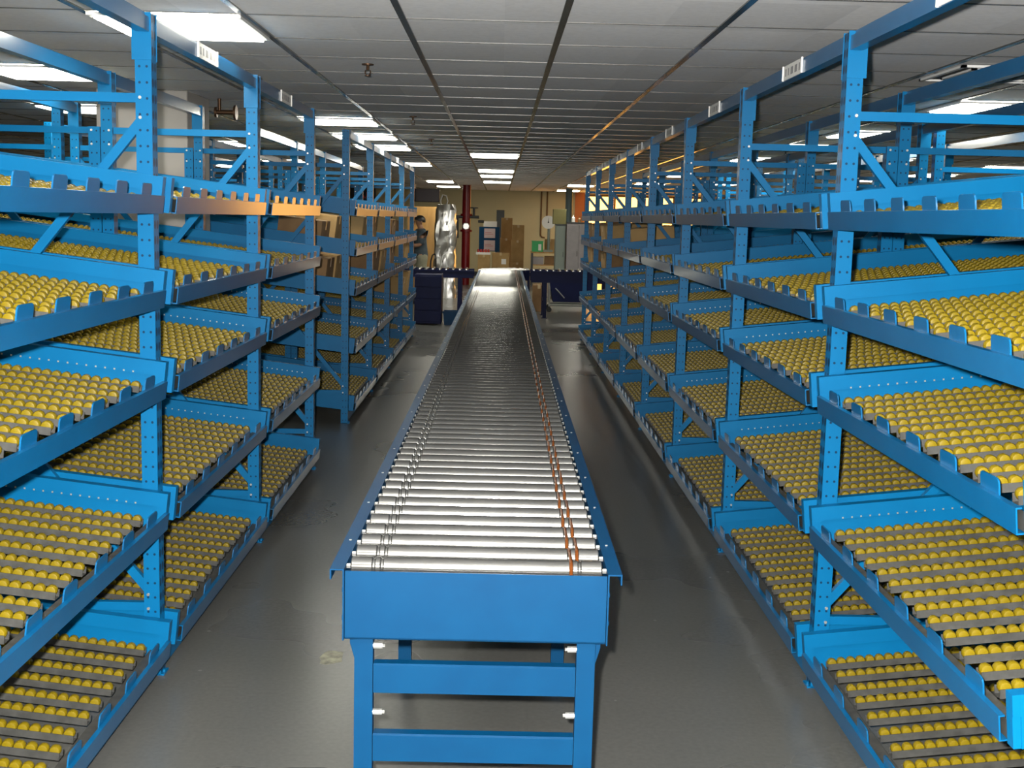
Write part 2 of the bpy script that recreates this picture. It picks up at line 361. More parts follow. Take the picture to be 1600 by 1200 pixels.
# meshes in a rack's own frame: x = 0 at the aisle face, growing into the rack, y along the aisle
def post_mesh(h):
    b = MB(); pts = [(0,0),(PW,0),(PW,PD),(PW-0.016,PD),(PW-0.016,PD-.004),(PW-.004,PD-.004),(PW-.004,.004),(.004,.004),(.004,PD-.004),(.016,PD-.004),(.016,PD),(0,PD)]
    b.prism(pts, 'z', 0, h); return b.mesh('post', 'post')
POST, POSTS_ = post_mesh(ZT-0.004), post_mesh(1.975)
b = MB(); b.box(-.012, PW+.001, 0, PD, 0, .006)
b.cyl((-.006, .02, .006), (-.006, .02, .016), .005, 6)
FOOT = b.mesh('foot_plate', 'rack')
FOOT2 = bx(0, PW, 0, PD, 0, .006)
def brace_meshes(L, flip):
    h = []
    b = MB(); b.box(PW*0.5, L-PW*0.5, .018, .042, 1.944, 1.974); h.append(('brace', b.mesh('brace', 'rack')))
    b = MB(); b.box(PW*0.5, L-PW*0.5, .018, .042, .225, .255); h.append(('brace', b.mesh('brace', 'rack')))
    zs = (1.90, 1.085, 0.285); a, c = PW*.6, L-PW*.6
    if flip: a, c = c, a
    for p, q in (((a, zs[0]), (c, zs[1])), ((c, zs[1]), (a, zs[2]))):
        b = MB(); b.bar((p[0], .03, p[1]), (q[0], .03, q[1]), .030, .022); h.append(('diagonal_brace', b.mesh('diagonal_brace', 'rack')))
    b = MB()
    for x in (PW*.72, L-PW*.72):
        for z in (1.959, 1.895, .24, .29): b.cyl((x, -.004, z), (x, .002, z), .0055, 6)
    h.append(('bolts', b.mesh('bolts', 'zinc')))
    return h
BR = {}
def mirrored(me):
    m = me.copy(); m.transform(Matrix.Scale(-1, 4, (1, 0, 0))); m.flip_normals(); return m
MIR = {}
def side_mesh(me, s):
    if s > 0: return me
    if me.name not in MIR: MIR[me.name] = mirrored(me)
    return MIR[me.name]
def frame(rowname, X0, s, n, x0, L, sf, sr, blk):
    """one ladder frame: posts at x0 and x0+L-PW of the rack depth; sf / sr = short front / rear post"""
    y = Yn(n)
    pos = {0: 'at the aisle', 1: 'behind the aisle frame', 2: 'deepest in the rack'}[blk]
    t = thing('upright_frame', 'blue ladder frame %s, %s' % (pos, rowname), 'rack frame', (X0+s*x0, y, 0), group='upright frames of the flow racks')
    put('post', side_mesh(POSTS_ if sf else POST, s), t); put('post', side_mesh(POSTS_ if sr else POST, s), t, (s*(L-PW), 0, 0))
    put('foot_plate', side_mesh(FOOT if blk == 0 else FOOT2, s), t); put('foot_plate', side_mesh(FOOT2, s), t, (s*(L-PW), 0, 0))
    key = (round(L, 3), blk % 2)
    if key not in BR: BR[key] = brace_meshes(L, blk % 2 == 1)
    for nm, me in BR[key]: put(nm, side_mesh(me, s), t)
def topbeam_meshes():
    L = P-PD; b = MB()
    b.prism([(0.004, -.062), (.044, -.062), (.044, 0), (.018, 0), (.018, -.016), (.004, -.016)], 'y', 0, L)
    e = MB(); e.box(-.002, .062, .0, .004, -.15, 0.0);
    e2 = MB(); e2.box(-.002, .062, L-.004, L, -.15, 0.0);
    return b.mesh('beam', 'gloss'), e.mesh('connector_plate', 'rack'), e2.mesh('connector_plate', 'rack')
TB = topbeam_meshes()
b = MB(); b.box(.0015, .0035, -.150, .150, -.060, -.004); b.box(-.004, .0035, -.155, -.150, -.061, -.003); b.box(-.004, .0035, .150, .155, -.061, -.003); b.m = 1
for k, (a, c) in enumerate(((-.12, -.10), (-.075, -.035), (-.01, .03), (.055, .075), (.10, .12))): b.box(.0009, .0015, a, c, -.046, -.018)
HOLD = b.mesh('label_holder', ['white', 'print'])
def topbeam(X0, s, n, x, label, holder):
    rot = (0, 0, 0 if s > 0 else PI); y = Yn(n)+PD if s > 0 else Yn(n+1)
    t = thing('rack_tie_bar', label, 'rack bar', (X0+s*x, y, ZT), rot, group='overhead tie bars of the flow racks')
    put('bar', TB[0], t); put('connector_plate', TB[1], t); put('connector_plate', TB[2], t)
    if holder: put('label_holder', HOLD, t, (0, (P-PD)/2 + s*-0.12, 0), label='white label holder with grey print')
# --- shelf meshes: local origin at the front top edge, middle of the bay
SL = P-PD; SD = 2.265; HY = SL/2-.0055
def side_rail(sg, dots):
    b = MB()
    b.box(-.045, SD, sg*(HY-0.001), sg*(HY-.034), -.048, 0)
    b.box(-.028, SD, sg*(HY-.001), sg*(HY-.012), -.118, -.048)
    b.box(-.045, -.012, sg*(HY-.004), sg*(HY-.034), -.118, -.048)
    if dots:
        b.m = 1
        for k in range(68):
            x = 0.06+k*0.031
            b.box(x-.0028, x+.0028, sg*(HY-.034), sg*(HY-.0350), -.046, -.0405)
    return b.mesh('side_rail', ['rack', 'zinc'])
SR = [side_rail(-1, 0), side_rail(1, 0)]; SRD = [side_rail(-1, 1), side_rail(1, 1)]
b = MB(); c = HY-.036
cr = c-.008; pts = [(-.058, -.118), (-.014, -.118), (-.014, -.1145), (-.0545, -.1145), (-.0545, -.064), (-.044, -.064), (-.044, -.0605), (-.058, -.0605)]
b.prism(pts, 'y', -cr, cr); FRAIL = b.mesh('front_rail', 'gloss')
TABS = []
for k in range(6):
    b = MB(); y0 = -.625+k*.25-.05; y1 = y0+.10; r = .012
    pts = [(y0, -.075), (y1, -.075), (y1, -.025-r), (y1-.3*r, -.025-.3*r), (y1-r, -.025), (y0+r, -.025), (y0+.3*r, -.025-.3*r), (y0, -.025-r)]
    b.prism(pts, 'x', -.046, -.042); TABS.append(b.mesh('stop_tab', 'gloss'))
b = MB(); b.prism([(-.042, -.112), (.004, -.112), (.012, -.108), (.012, -.104), (-.042, -.108)], 'y', -c, c); b.box(-.042, -.040, -c, c, -.108, -.07)
LAND = b.mesh('landing_plate', 'galv')
REAR = bx(SD-.03, SD, -c, c, -.118, -.03, mats='rack')
b = MB()
for sg in (-1, 1): b.box(.012, SD-.035, sg*.0145, sg*.0165, -.098, -.077)
b.box(.012, SD-.035, -.0145, .0145, -.098, -.0965)
CHAN = b.mesh('track_channel', 'galv')
WP = 0.0322; NW = int((SD-.06)/WP)
b = MB(); prof = [(-.0115, .010), (-.0105, .0135), (-.005, .0155), (.005, .0155), (.0105, .0135), (.0115, .010)]
for k in range(NW): b.lathe(prof, (.028+k*WP, 0, -.077), 'y', 10)
WHEELS = b.mesh('wheel_row', 'yellow')
NT = 14; TS = (2*c-0.03)/NT
def shelf(X0, s, n, lv, where):
    t = thing('flow_shelf', 'blue shelf with yellow wheels, %s level, %s' % (LEV[lv], where), 'rack shelf',
              (X0, Yn(n)+PD+SL/2, ZLEV[lv]), (0, -0.112, 0 if s > 0 else PI), group='wheeled flow shelves')
    sr = SRD if lv in (2, 3) else SR
    put('side_rail', sr[0], t); put('side_rail', sr[1], t)
    fr = put('front_rail', FRAIL, t)
    for tb in TABS: put('stop_tab', tb, fr)
    put('landing_plate', LAND, t, label='bare grey landing plate'); put('rear_rail', REAR, t)
    for k in range(NT):
        y = -c+.015+(k+.5)*TS+random.uniform(-.008, .008)
        ch = put('wheel_track', CHAN, t, (0, y, 0), label='grey steel track with yellow wheels')
        put('wheel_row', WHEELS, ch, label='row of yellow plastic wheels')['kind'] = 'stuff'
BASE = MB(); BASE.box(.006, .046, .002, SL-.002, .012, .072); BASE = BASE.mesh('base_beam', 'rack')
def rack(side, ns, rowname):
    s = 1 if side == 'R' else -1; X0 = XR if side == 'R' else XL
    # (x0, length, short front, short rear)
    blocks = [(0, .742, False, True), (.745, .742, False, False), (1.53, .74, False, False)] if side == 'R' else [(0, .728, False, False), (.733, .742, True, False), (1.53, .74, False, False)]
    lines = (0, .745, .745+.742-PW, 1.53+.74-PW) if side == 'R' else (0, .728-PW, .733+.742-PW, 1.53+.74-PW)
    for k, n in enumerate(ns):
        wh = '%s post line of %s' % (ORD[k] if k < len(ns)-1 else 'last', rowname)
        for q, (x0, L, sf, sr) in enumerate(blocks): frame(wh, X0, s, n, x0, L, sf, sr, q)
    nb = len(ns)-1
    for k, n in enumerate(ns[:-1]):
        bay = '%s bay of %s' % (ORD[k] if k < nb-1 or nb == 1 else 'farthest', rowname)
        for q, x in enumerate(lines):
            topbeam(X0, s, n, x, 'blue overhead tie bar %s, %s' % (['at the aisle', 'second from aisle', 'third from aisle', 'fourth from aisle'][q], bay), q == 0)
        yb = Yn(n)+PD if s > 0 else Yn(n+1)
        thing('rack_base_bar', 'blue bar near the floor, %s' % bay, 'rack bar', (X0, yb, 0), (0, 0, 0 if s > 0 else PI), 'floor level bars of the flow racks', BASE)
        for lv in range(5): shelf(X0, s, n, lv, bay)
rack('L', [0, 1, 2, 3], 'front left rack')
rack('L', [4, 5, 6, 7, 8], 'back left rack')
rack('R', [-1, 0, 1, 2, 3, 4, 5, 6, 7, 8], 'right rack')

# ------------------------------------------------------------------ the long roller conveyor
HW = 0.316; CZ = 0.760; FW = .034
cv = thing('roller_conveyor', 'long blue framed conveyor of bright steel rollers running down the middle of the aisle', 'conveyor', (-0.038, 2.83, 0), (0, 0, -0.0037))
CL = 16.75
for sg in (-1, 1):
    b = MB(); t_ = .0035
    pts = [(sg*HW, .583), (sg*(HW-.0), CZ), (sg*(HW+FW), CZ), (sg*(HW+FW), CZ-.026), (sg*(HW+FW-t_), CZ-.026), (sg*(HW+FW-t_), CZ-t_), (sg*(HW+t_), CZ-t_), (sg*(HW+t_), .583)]
    b.prism(pts, 'y', -.012, CL)
    put('side_frame', b.mesh('side_frame', 'conv'), cv)
    b = MB()
    for k in range(40): b.cyl((sg*(HW+.017), .25+k*.42, CZ), (sg*(HW+.017), .25+k*.42, CZ+.002), .004, 6)
    put('frame_rivets', b.mesh('frame_rivets', 'zinc'), cv)
b = MB(); b.box(-HW+.001, HW-.001, .0, .004, .583, .752); b.box(-HW+.001, HW-.001, .0, .03, .583, .587)
for sg in (-1, 1): b.cyl((sg*(HW+.0035), .02, .70), (sg*(HW+.008), .02, .70), .007, 6); b.cyl((sg*(HW+.0035), .02, .63), (sg*(HW+.008), .02, .63), .007, 6)
put('end_plate', b.mesh('end_plate', 'conv'), cv)
RP = .1072; RZ = .7545; RR = .0245
def roller_profile():
    e = HW-.012; g = .2385; p = [(-e, .012), (-e, RR-.003), (-e+.003, RR)]
    for gg in (-g, g):
        for d in (-.010, .010):
            p += [(gg+d-.005, RR), (gg+d-.002, RR-.0045), (gg+d+.002, RR-.0045), (gg+d+.005, RR)]
    return p+[(e-.003, RR), (e, RR-.003), (e, .012)]
def roller_geo(b, y):
    b.m = 0; b.lathe(roller_profile(), (0, y, RZ), 'x', 20)
    b.m = 1; b.cyl((-HW+.001, y, RZ), (-HW+.013, y, RZ), .0065, 6, smooth=False); b.cyl((HW-.013, y, RZ), (HW-.001, y, RZ), .0065, 6, smooth=False)
b = MB(); roller_geo(b, 0); ROLL_ = b.mesh('roller', ['roller', 'zinc'])
def belt_geo(b, y, dx):
    r = RR-.0020; pts = []
    for k in range(7): a = PI/2+PI*k/6; pts.append((.2385+dx, y+r*math.cos(a), RZ+r*math.sin(a)))
    for k in range(7): a = -PI/2+PI*k/6; pts.append((.2385+dx, y+RP+r*math.cos(a), RZ+r*math.sin(a)))
    b.tube(pts, .0042, 6, closed=True)
BELT = []
for dx in (-.010, .010):
    b = MB(); belt_geo(b, 0, dx); BELT.append(b.mesh('drive_belt', 'belt'))
NR = 155
y0r = .036
for k in range(100):
    r = put('roller', ROLL_, cv, (0, y0r+k*RP, 0)); put('drive_belt', BELT[k % 2], r, label='amber round drive belt')
b = MB(); bb = MB()
for k in range(100, NR): roller_geo(b, y0r+k*RP); belt_geo(bb, y0r+k*RP-(RP if k == NR-1 else 0), .010 if k % 2 else -.010)
put('roller', b.mesh('far_rollers', ['roller', 'zinc']), cv)['kind'] = 'stuff'
put('drive_belt', bb.mesh('far_belts', 'belt'), cv)['kind'] = 'stuff'
# dark pan under the rollers and the supports
put('bottom_pan', bx(-HW+.004, HW-.004, .04, CL, .60, .604, mats='dkgrey'), cv)
def stand(y, ztop=.583, hw=.290, parent=cv, x=0, rot=0):
    st = put('support_stand', None, parent, (x, y, 0), (0, 0, rot))
    for sg in (-1, 1):
        b = MB(); X = sg*.271
        b.prism([(X-.0225, .018), (X+.0225, .018), (X+.0225, .055), (X+.0195, .055), (X+.0195, .021), (X-.0195, .021), (X-.0195, .055), (X-.0225, .055)], 'z', .008, ztop)
        b.box(X-.05, X+.05, .0, .085, 0, .008)
        put('leg', b.mesh('leg', 'conv'), st)
        b = MB()
        for z in (.555, .385, .20):
            xb = sg*.2485; b.cyl((xb, .036, z), (xb-sg*.022, .036, z), .008, 8); b.cyl((xb-sg*.022, .036, z), (xb-sg*.028, .036, z), .0045, 6)
        put('bolts', b.mesh('bolts', 'zinc'), st)
        b = MB(); b.prism([(sg*.294, .50), (sg*.309, ztop-.03), (sg*.309, ztop), (sg*.27, ztop), (sg*.27, .53)], 'y', .056, .060)
        put('gusset', b.mesh('gusset', 'conv'), st)
    for z0, z1 in ((.440, .514), (.264, .334)):
        b = MB(); w_ = .247
        b.prism([(.020, z0), (.024, z0), (.024, z1-.004), (.052, z1-.004), (.052, z1), (.024, z1), (.020, z1-.004)], 'x', -w_, w_)
        put('cross_bar', b.mesh('cross_bar', 'conv'), st)
for y in (.0, 1.30, 4.2, 7.2, 10.2, 13.2, 16.2): stand(y)

# --- cross conveyors at the far end
YE = 2.83+CL          # end of the straight bed, about 19.6
def cross(name, label, x0, x1, ya, yb, z, depth, legs):
    t = thing(name, label, 'conveyor', (0, 0, 0), group=None)
    for q, y in enumerate((ya, yb)):
        sg = -1 if q == 0 else 1; b = MB()
        b.prism([(y, z-depth), (y, z), (y+sg*.04, z), (y+sg*.04, z-.026), (y+sg*.036, z-.026), (y+sg*.036, z-.0035), (y+sg*.0035, z-.0035), (y+sg*.0035, z-depth)], 'x', x0, x1)
        put('side_frame', b.mesh('side_frame', 'navy'), t)
    n = int((x1-x0)/.107); d = MB(); d.lathe([(-(yb-ya)/2+.01, .012), (-(yb-ya)/2+.012, RR), ((yb-ya)/2-.012, RR), ((yb-ya)/2-.01, .012)], (0, (ya+yb)/2, z-.004), 'y', 14)
    me = d.mesh('roller', 'roller')
    for k in range(n): put('roller', me, t, (x0+.05+k*.107, 0, 0))
    for x in legs:
        for y in (ya, yb):
            b = MB(); b.box(x-.03, x+.03, y-.02, y+.02, 0.008, z-depth); b.box(x-.05, x+.05, y-.04, y+.04, 0, .008); put('leg', b.mesh('leg', 'navy'), t)
        b = MB(); b.box(x-.015, x+.015, ya+.02, yb-.02, .25, .31); put('cross_bar', b.mesh('cross_bar', 'navy'), t)
    return t
cross('roller_conveyor', 'dark blue roller conveyor crossing the aisle end towards the right rack', .52, 2.9, YE+.12, YE+.76, .765, .19, (.75, 1.75, 2.75))
cross('roller_conveyor', 'dark blue roller conveyor crossing the aisle end towards the left rack', -2.6, -.40, YE-.30, YE+.30, .765, .125, (-.62, -2.4))
# curved section from the straight bed to the right branch
cu = thing('curved_conveyor', 'curved roller conveyor section turning right at the far end of the long conveyor', 'conveyor', (.50, YE+.02, 0))
ri, ro = .12, .80
# centre of the turn at the thing's origin; sweep from 180 deg (left) to 90 deg (far)
for r_, sg in ((ri, -1), (ro, 1)):
    b = MB(); prof = [(r_, .60), (r_, .765), (r_+sg*.035, .765), (r_+sg*.035, .742), (r_+sg*.031, .742), (r_+sg*.031, .761), (r_+sg*.0035, .761), (r_+sg*.0035, .60)]
    N = 18; vs = []; fs = []; n = len(prof)
    for k in range(N+1):
        a = PI-(PI/2)*k/N; vs += [(p[0]*math.cos(a), p[0]*math.sin(a), p[1]) for p in prof]
    for k in range(N): fs += [(k*n+i, k*n+(i+1) % n, (k+1)*n+(i+1) % n, (k+1)*n+i) for i in range(n)]
    fs += [tuple(range(n)), tuple(N*n+i for i in range(n))]
    b.add(vs, fs); put('side_frame', b.mesh('side_frame', 'zinc' if sg > 0 else 'navy'), cu)
b = MB(); b.cyl((-ri-.01, 0, .757), (-ro+.01, 0, .757), .014, 14, r2=.0245); CR = b.mesh('roller', 'roller')
for k in range(12): put('roller', CR, cu, (0, 0, 0), (0, 0, -(PI/2)*(k+.5)/12))
for a in (PI*.98, PI*.55):
    b = MB()
    for r_ in (ri+.0, ro-.0): x, y = r_*math.cos(a), r_*math.sin(a); b.box(x-.02, x+.02, y-.02, y+.02, 0, .60)
    put('leg', b.mesh('leg', 'navy'), cu)

# ------------------------------------------------------------------ cartons on the far racks
def carton(name, label, x, y, z, w_, d, h, rz=0, m='card', group=None, tape=True, cat='box'):
    t = thing(name, label, cat, (x, y, z), (0, 0, rz), group)
    b = MB(); b.box(-w_/2, w_/2, -d/2, d/2, 0, h); put('carton_body', b.mesh('carton_body', m, 0.004), t)
    b = MB(); b.box(-w_/2+.004, w_/2-.004, -.0008, .0008, h, h+.0006)
    if tape:
        b = MB(); b.box(-.025, .025, -d/2-.001, d/2+.001, h, h+.0008); b.box(-.025, .025, -d/2-.001, -d/2, h-.06, h); put('tape', b.mesh('tape', 'tape'), t)
    return t
def on_shelf(side, n, lv, dx, dy, w_, d, h, wh, m='card'):
    s = 1 if side == 'R' else -1; X0 = XR if side == 'R' else XL
    # a carton standing square on the sloping wheels (wheel tops 0.075 below the shelf top line)
    t = thing('carton', 'brown carton ' + wh, 'box', (X0+s*(dx), Yn(n)+PD+dy, ZLEV[lv]+dx*math.tan(.112)-.0605/math.cos(.112)), (0, -.112, 0 if s > 0 else PI), 'cartons on the far racks')
    b = MB(); b.box(0, w_, -d/2, d/2, 0, h); put('carton_body', b.mesh('carton_body', m, .004), t)
    b = MB(); b.box(-.001, w_+.001, -.025, .025, h, h+.0008); b.box(-.001, 0, -.025, .025, h-.07, h); put('tape', b.mesh('tape', 'tape'), t)
LIST = []
for side, n, lv, items in (
    ('L', 4, 1, [(.25, .40, .34, .45, .17), (.25, 1.2, .34, .42, .21)]), ('L', 5, 1, [(.12, .35, .4, .5, .22), (.12, 1.15, .4, .5, .23)]),
    ('L', 6, 1, [(.08, .4, .4, .5, .22), (.08, 1.2, .4, .5, .2)]), ('L', 7, 1, [(.08, .5, .4, .6, .18)]),
    ('L', 4, 2, [(.2, .3, .4, .4, .19), (.2, .85, .4, .45, .2), (.2, 1.4, .4, .4, .19)]), ('L', 5, 2, [(.04, .5, .4, .7, .22), (.04, 1.3, .4, .5, .2)]),
    ('L', 6, 2, [(.04, .5, .4, .6, .22)]), ('L', 7, 3, [(.03, .4, .35, .35, .25), (.03, 1.0, .35, .4, .3)]), ('L', 7, 2, [(.04, .9, .4, .5, .24)]),
    ('R', 5, 1, [(.10, .5, .4, .6, .17)]), ('R', 6, 1, [(.06, .4, .4, .5, .19), (.06, 1.1, .4, .5, .19)]), ('R', 7, 1, [(.06, .35, .4, .4, .2), (.06, .85, .4, .4, .2), (.06, 1.35, .4, .4, .2)]),
    ('R', 6, 2, [(.08, .5, .4, .6, .2), (.08, 1.25, .4, .5, .18)]), ('R', 7, 2, [(.05, .4, .4, .5, .2), (.05, 1.15, .4, .6, .21)])):
    row = 'right rack' if side == 'R' else 'back left rack'
    bay = (ORD[n+1] if n < 7 else 'farthest') if side == 'R' else ['nearest', 'second', 'third', 'farthest'][n-4]
    pos = ['the '] if len(items) == 1 else (['near end of the ', 'far end of the '] if len(items) == 2 else ['near end of the ', 'middle of the ', 'far end of the '])
    for ps, (dx, dy, w_, d, h) in zip(pos, items):
        on_shelf(side, n, lv, dx, dy, w_, d, h, 'on %s%s shelf, %s bay of %s' % (ps, LEV[lv], bay, row), 'card' if random.random() < .5 else 'carddark')

# ------------------------------------------------------------------ the packing area behind the conveyors
# blue cabinet under the left branch and the bin beside it
t = thing('drawer_cabinet', 'tall dark blue cabinet standing on the floor left of the conveyor end', 'cabinet', (-1.04, 18.15, 0))
b = MB(); b.box(-.20, .20, -.2, .25, .02, .745); put('body', b.mesh('body', 'navy', .006), t)
for k in range(4): put('drawer', bx(-.185, .185, -.212, -.2, .05+k*.172, .205+k*.172, mats='navy', bevel=.004), t)
t = thing('plastic_bin', 'low blue plastic bin on the floor beside the dark blue cabinet', 'bin', (-.70, 18.2, 0))
b = MB(); b.prism([(-.10, 0), (.10, 0), (.12, .2), (.112, .2), (.093, .008), (-.093, .008), (-.112, .2), (-.12, .2)], 'y', -.14, .14); b.prism([(-.10, 0), (.10, 0), (.12, .2), (-.12, .2)], 'y', -.148, -.14); b.prism([(-.10, 0), (.10, 0), (.12, .2), (-.12, .2)], 'y', .14, .148); b.box(-.128, .128, -.155, -.148, .175, .2)
put('tub', b.mesh('tub', 'conv'), t)
# cart under the right branch
t = thing('bin_cart', 'dark blue wheeled bin cart standing under the right branch conveyor', 'cart', (1.28, 21.3, 0))
b = MB(); b.prism([(-.34, .18), (.30, .18), (.40, .62), (-.42, .62)], 'y', -.3, .3); put('bin', b.mesh('bin', 'navy', .006), t)
b = MB()
for x in (-.40, .40):
    for y in (-.28, .28): b.tube([(x, y, .10), (x, y, .62)], .014, 8)
b.tube([(-.40, -.28, .12), (.40, -.28, .12)], .014); b.tube([(-.40, .28, .12), (.40, .28, .12)], .014); b.tube([(-.40, -.28, .12), (-.40, .28, .12)], .014); b.tube([(.40, -.28, .12), (.40, .28, .12)], .014)
b.tube([(-.30, -.31, .42), (-.14, -.31, .25)], .010)
put('tube_frame', b.mesh('tube_frame', 'zinc'), t)
for x in (-.40, .40):
    for y in (-.28, .28):
        b = MB(); b.lathe([(-.015, .02), (-.015, .045), (.015, .045), (.015, .02)], (x, y, .045), 'y', 14); b.box(x-.012, x+.012, y-.02, y+.02, .04, .10); put('caster', b.mesh('caster', 'black'), t)
carton('carton', 'brown carton on the floor right of the long conveyor end', .70, 21.2, 0, .22, .3, .46, m='carddark')
# brown wooden panel, dark box over it
thing('wooden_panel', 'tall brown wooden panel standing behind the person', 'panel', (-1.72, 27, 0), mesh=bx(-.32, .34, -.02, .02, 0, 1.80, mats='wood', bevel=.004))
thing('wall_unit', 'dark maroon box hung high above the brown wooden panel', 'wall unit', (-1.79, 29.4, 1.93), mesh=bx(-.33, .33, -.15, .15, 0, .31, mats='maroon', bevel=.01))
b = MB(); 
for x in (-.25, .25): b.cyl((x, 0, .31), (x, 0, ZC-1.93), .012, 8)
hg = put('hanger_rods', b.mesh('hanger_rods', 'zinc'), bpy.data.objects['wall_unit'])
# foil wrapped tower
def crumple(w_, d, h, seed, nx=10, nz=34, amp=.028):
    rnd = random.Random(seed); vs = []; fs = []; ring = 4*nx
    def outline(k):
        s_ = k/ring*4; e, f_ = int(s_) % 4, s_-int(s_)
        c_ = [(-1, -1), (1, -1), (1, 1), (-1, 1)]; a, b_ = c_[e], c_[(e+1) % 4]
        return a[0]+(b_[0]-a[0])*f_, a[1]+(b_[1]-a[1])*f_
    for j in range(nz+1):
        z = h*j/nz; tap = 1-.22*max(0, (j/nz-.93)/.07)-.08*math.sin(j/nz*9)**2
        for k in range(ring):
            x, y = outline(k); rr_ = 1/max(1, math.hypot(x, y)**.35)
            q = rnd.uniform(-amp, amp); vs.append((x*w_/2*tap*rr_+q, y*d/2*tap*rr_+rnd.uniform(-amp, amp), z+(rnd.uniform(-.01, .01) if 0 < j else 0)))
    for j in range(nz):
        for k in range(ring): fs.append((j*ring+k, j*ring+(k+1) % ring, (j+1)*ring+(k+1) % ring, (j+1)*ring+k))
    fs.append(tuple(range(ring))[::-1]); fs.append(tuple(nz*ring+k for k in range(ring)))
    return vs, fs
t = thing('wrapped_tower', 'tall tower wrapped in crumpled silver foil beside the red pipe', 'wrapped machine', (-1.07, 24.2, 0))
b = MB(); v_, f_ = crumple(.42, .5, 1.83, 3, 7, 18, .03); b.add(v_, f_); put('foil_wrap', b.mesh('foil_wrap', 'foil'), t)
b = MB(); b.tube([(-.10, 0, 1.78), (-.11, 0, 1.92), (-.07, 0, 2.02), (0, 0, 2.0), (.03, 0, 1.9), (.0, 0, 1.80)], .013, 8); put('cable_loop', b.mesh('cable_loop', 'white'), t, label='pale cable loop at the top')
# hoses hanging in front of the tower
for nm, lab, m, x, off in (('hose', 'dark bent hose left of the foil wrapped tower', 'black', -1.30, 0), ('hose', 'pale bent hose in front of the foil wrapped tower', 'lampframe', -1.10, .0)):
    b = MB(); b.tube([(x-.03, 23.4+off, .012), (x-.03, 23.4, .45), (x-.01, 23.4, .75), (x+.02, 23.4, .86), (x+.07, 23.4, .885)], .014, 8)
    b.tube([(x+.07, 23.4, .885), (x+.09, 23.4, .80), (x+.09, 23.4, .012)], .012, 8)
    thing(nm, lab, 'hose', group=None, mesh=b.mesh(nm, m))
# red riser with valve trim
t = thing('sprinkler_riser', 'thick red sprinkler riser pipe from floor to ceiling with valves', 'pipe', (-.80, 29, 0))
b = MB(); b.cyl((0, 0, 0), (0, 0, ZC), .10, 24); 
for z in (1.25, 1.62): b.cyl((0, 0, z), (0, 0, z+.05), .14, 24)
put('pipe', b.mesh('pipe', 'pipe_red'), t)
b = MB(); b.cyl((-.26, -.02, 1.60), (.30, -.02, 1.60), .035, 12); b.cyl((.18, -.02, 1.60), (.18, -.02, 1.82), .03, 12); b.cyl((.18, -.02, 1.80), (.18, -.02, 1.83), .10, 18); b.cyl((.28, -.06, 1.5), (.42, -.06, 1.5), .03, 10); b.cyl((-.2, -.05, 1.1), (-.2, -.05, 1.6), .025, 10)
put('valve', b.mesh('valve', 'dkgrey'), t)
b = MB(); b.lathe([(-.03, .03), (-.03, .07), (.0, .09), (.03, .07), (.04, .02)], (0, -.13, 1.38), 'y', 18); put('alarm_bell', b.mesh('alarm_bell', 'zinc'), t)
# display stand, papers
t = thing('display_stand', 'narrow blue stand holding two pale printed sheets at the far wall', 'stand', (-.27, 31.3, 0))
b = MB(); b.box(-.26, .26, 0, .05, .74, 1.36); b.box(-.2, -.16, .0, .05, 0, .74); b.box(.16, .2, .0, .05, 0, .74); put('board', b.mesh('board', 'conv'), t)
put('sheet', bx(-.13, .15, -.006, 0, 1.08, 1.32, mats='pink'), t); put('sheet', bx(-.13, .15, -.006, 0, .76, 1.02, mats='pink'), t); put('top_card', bx(-.15, .19, 0, .03, 1.36, 1.50, mats='white'), t)
b = MB(); b.box(-.11, .10, -.008, -.006, 1.17, 1.18); b.box(-.11, .05, -.008, -.006, 1.21, 1.22); b.box(-.11, .10, -.008, -.006, .87, .88); b.box(-.11, .05, -.008, -.006, .91, .92); put('print_lines', b.mesh('print_lines', 'redlabel'), t)
thing('electric_panel', 'tall narrow dark grey electric box right of the blue stand', 'electric box', (.0, 32.6, 0), mesh=bx(-.10, .11, 0, .25, 0, 1.80, mats='dkgrey', bevel=.008))
for nm, x, y, z, w_, d, h, lab, m in (
    ('carton', .16, 31, 0, .30, .4, .55, 'bottom carton of the taller far stack', 'card'), ('carton', .165, 31, .55, .30, .4, .54, 'middle carton of the taller far stack', 'card'), ('carton', .17, 31, 1.09, .28, .4, .51, 'top carton of the taller far stack', 'card'),
    ('carton', .44, 30.2, 0, .31, .4, .52, 'bottom carton of the shorter far stack', 'card'), ('carton', .44, 30.2, .52, .31, .4, .54, 'middle carton of the shorter far stack', 'card'), ('carton', .45, 30.2, 1.06, .29, .4, .37, 'top carton of the shorter far stack', 'card'),
    ('carton', -.36, 28.6, 0, .28, .4, .74, 'tall brown carton left of the low far cartons', 'card'), ('carton', .03, 28.8, 0, .42, .4, .40, 'low carton under another, in front of the far stacks', 'carddark'), ('carton', .03, 28.8, .4012, .40, .4, .38, 'upper of the two low cartons in front of the far stacks', 'card')):
    carton(nm, lab, x, y, z, w_, d, h, m=m)
put('shipping_label', bx(.02, .13, -.203, -.2, .12, .24, mats='white'), bpy.data.objects['carton.%03d' % 0] if 'carton.%03d' % 0 in bpy.data.objects else [o for o in bpy.data.objects if o.get('label', '').startswith('upper of the two low')][0], label='white label')
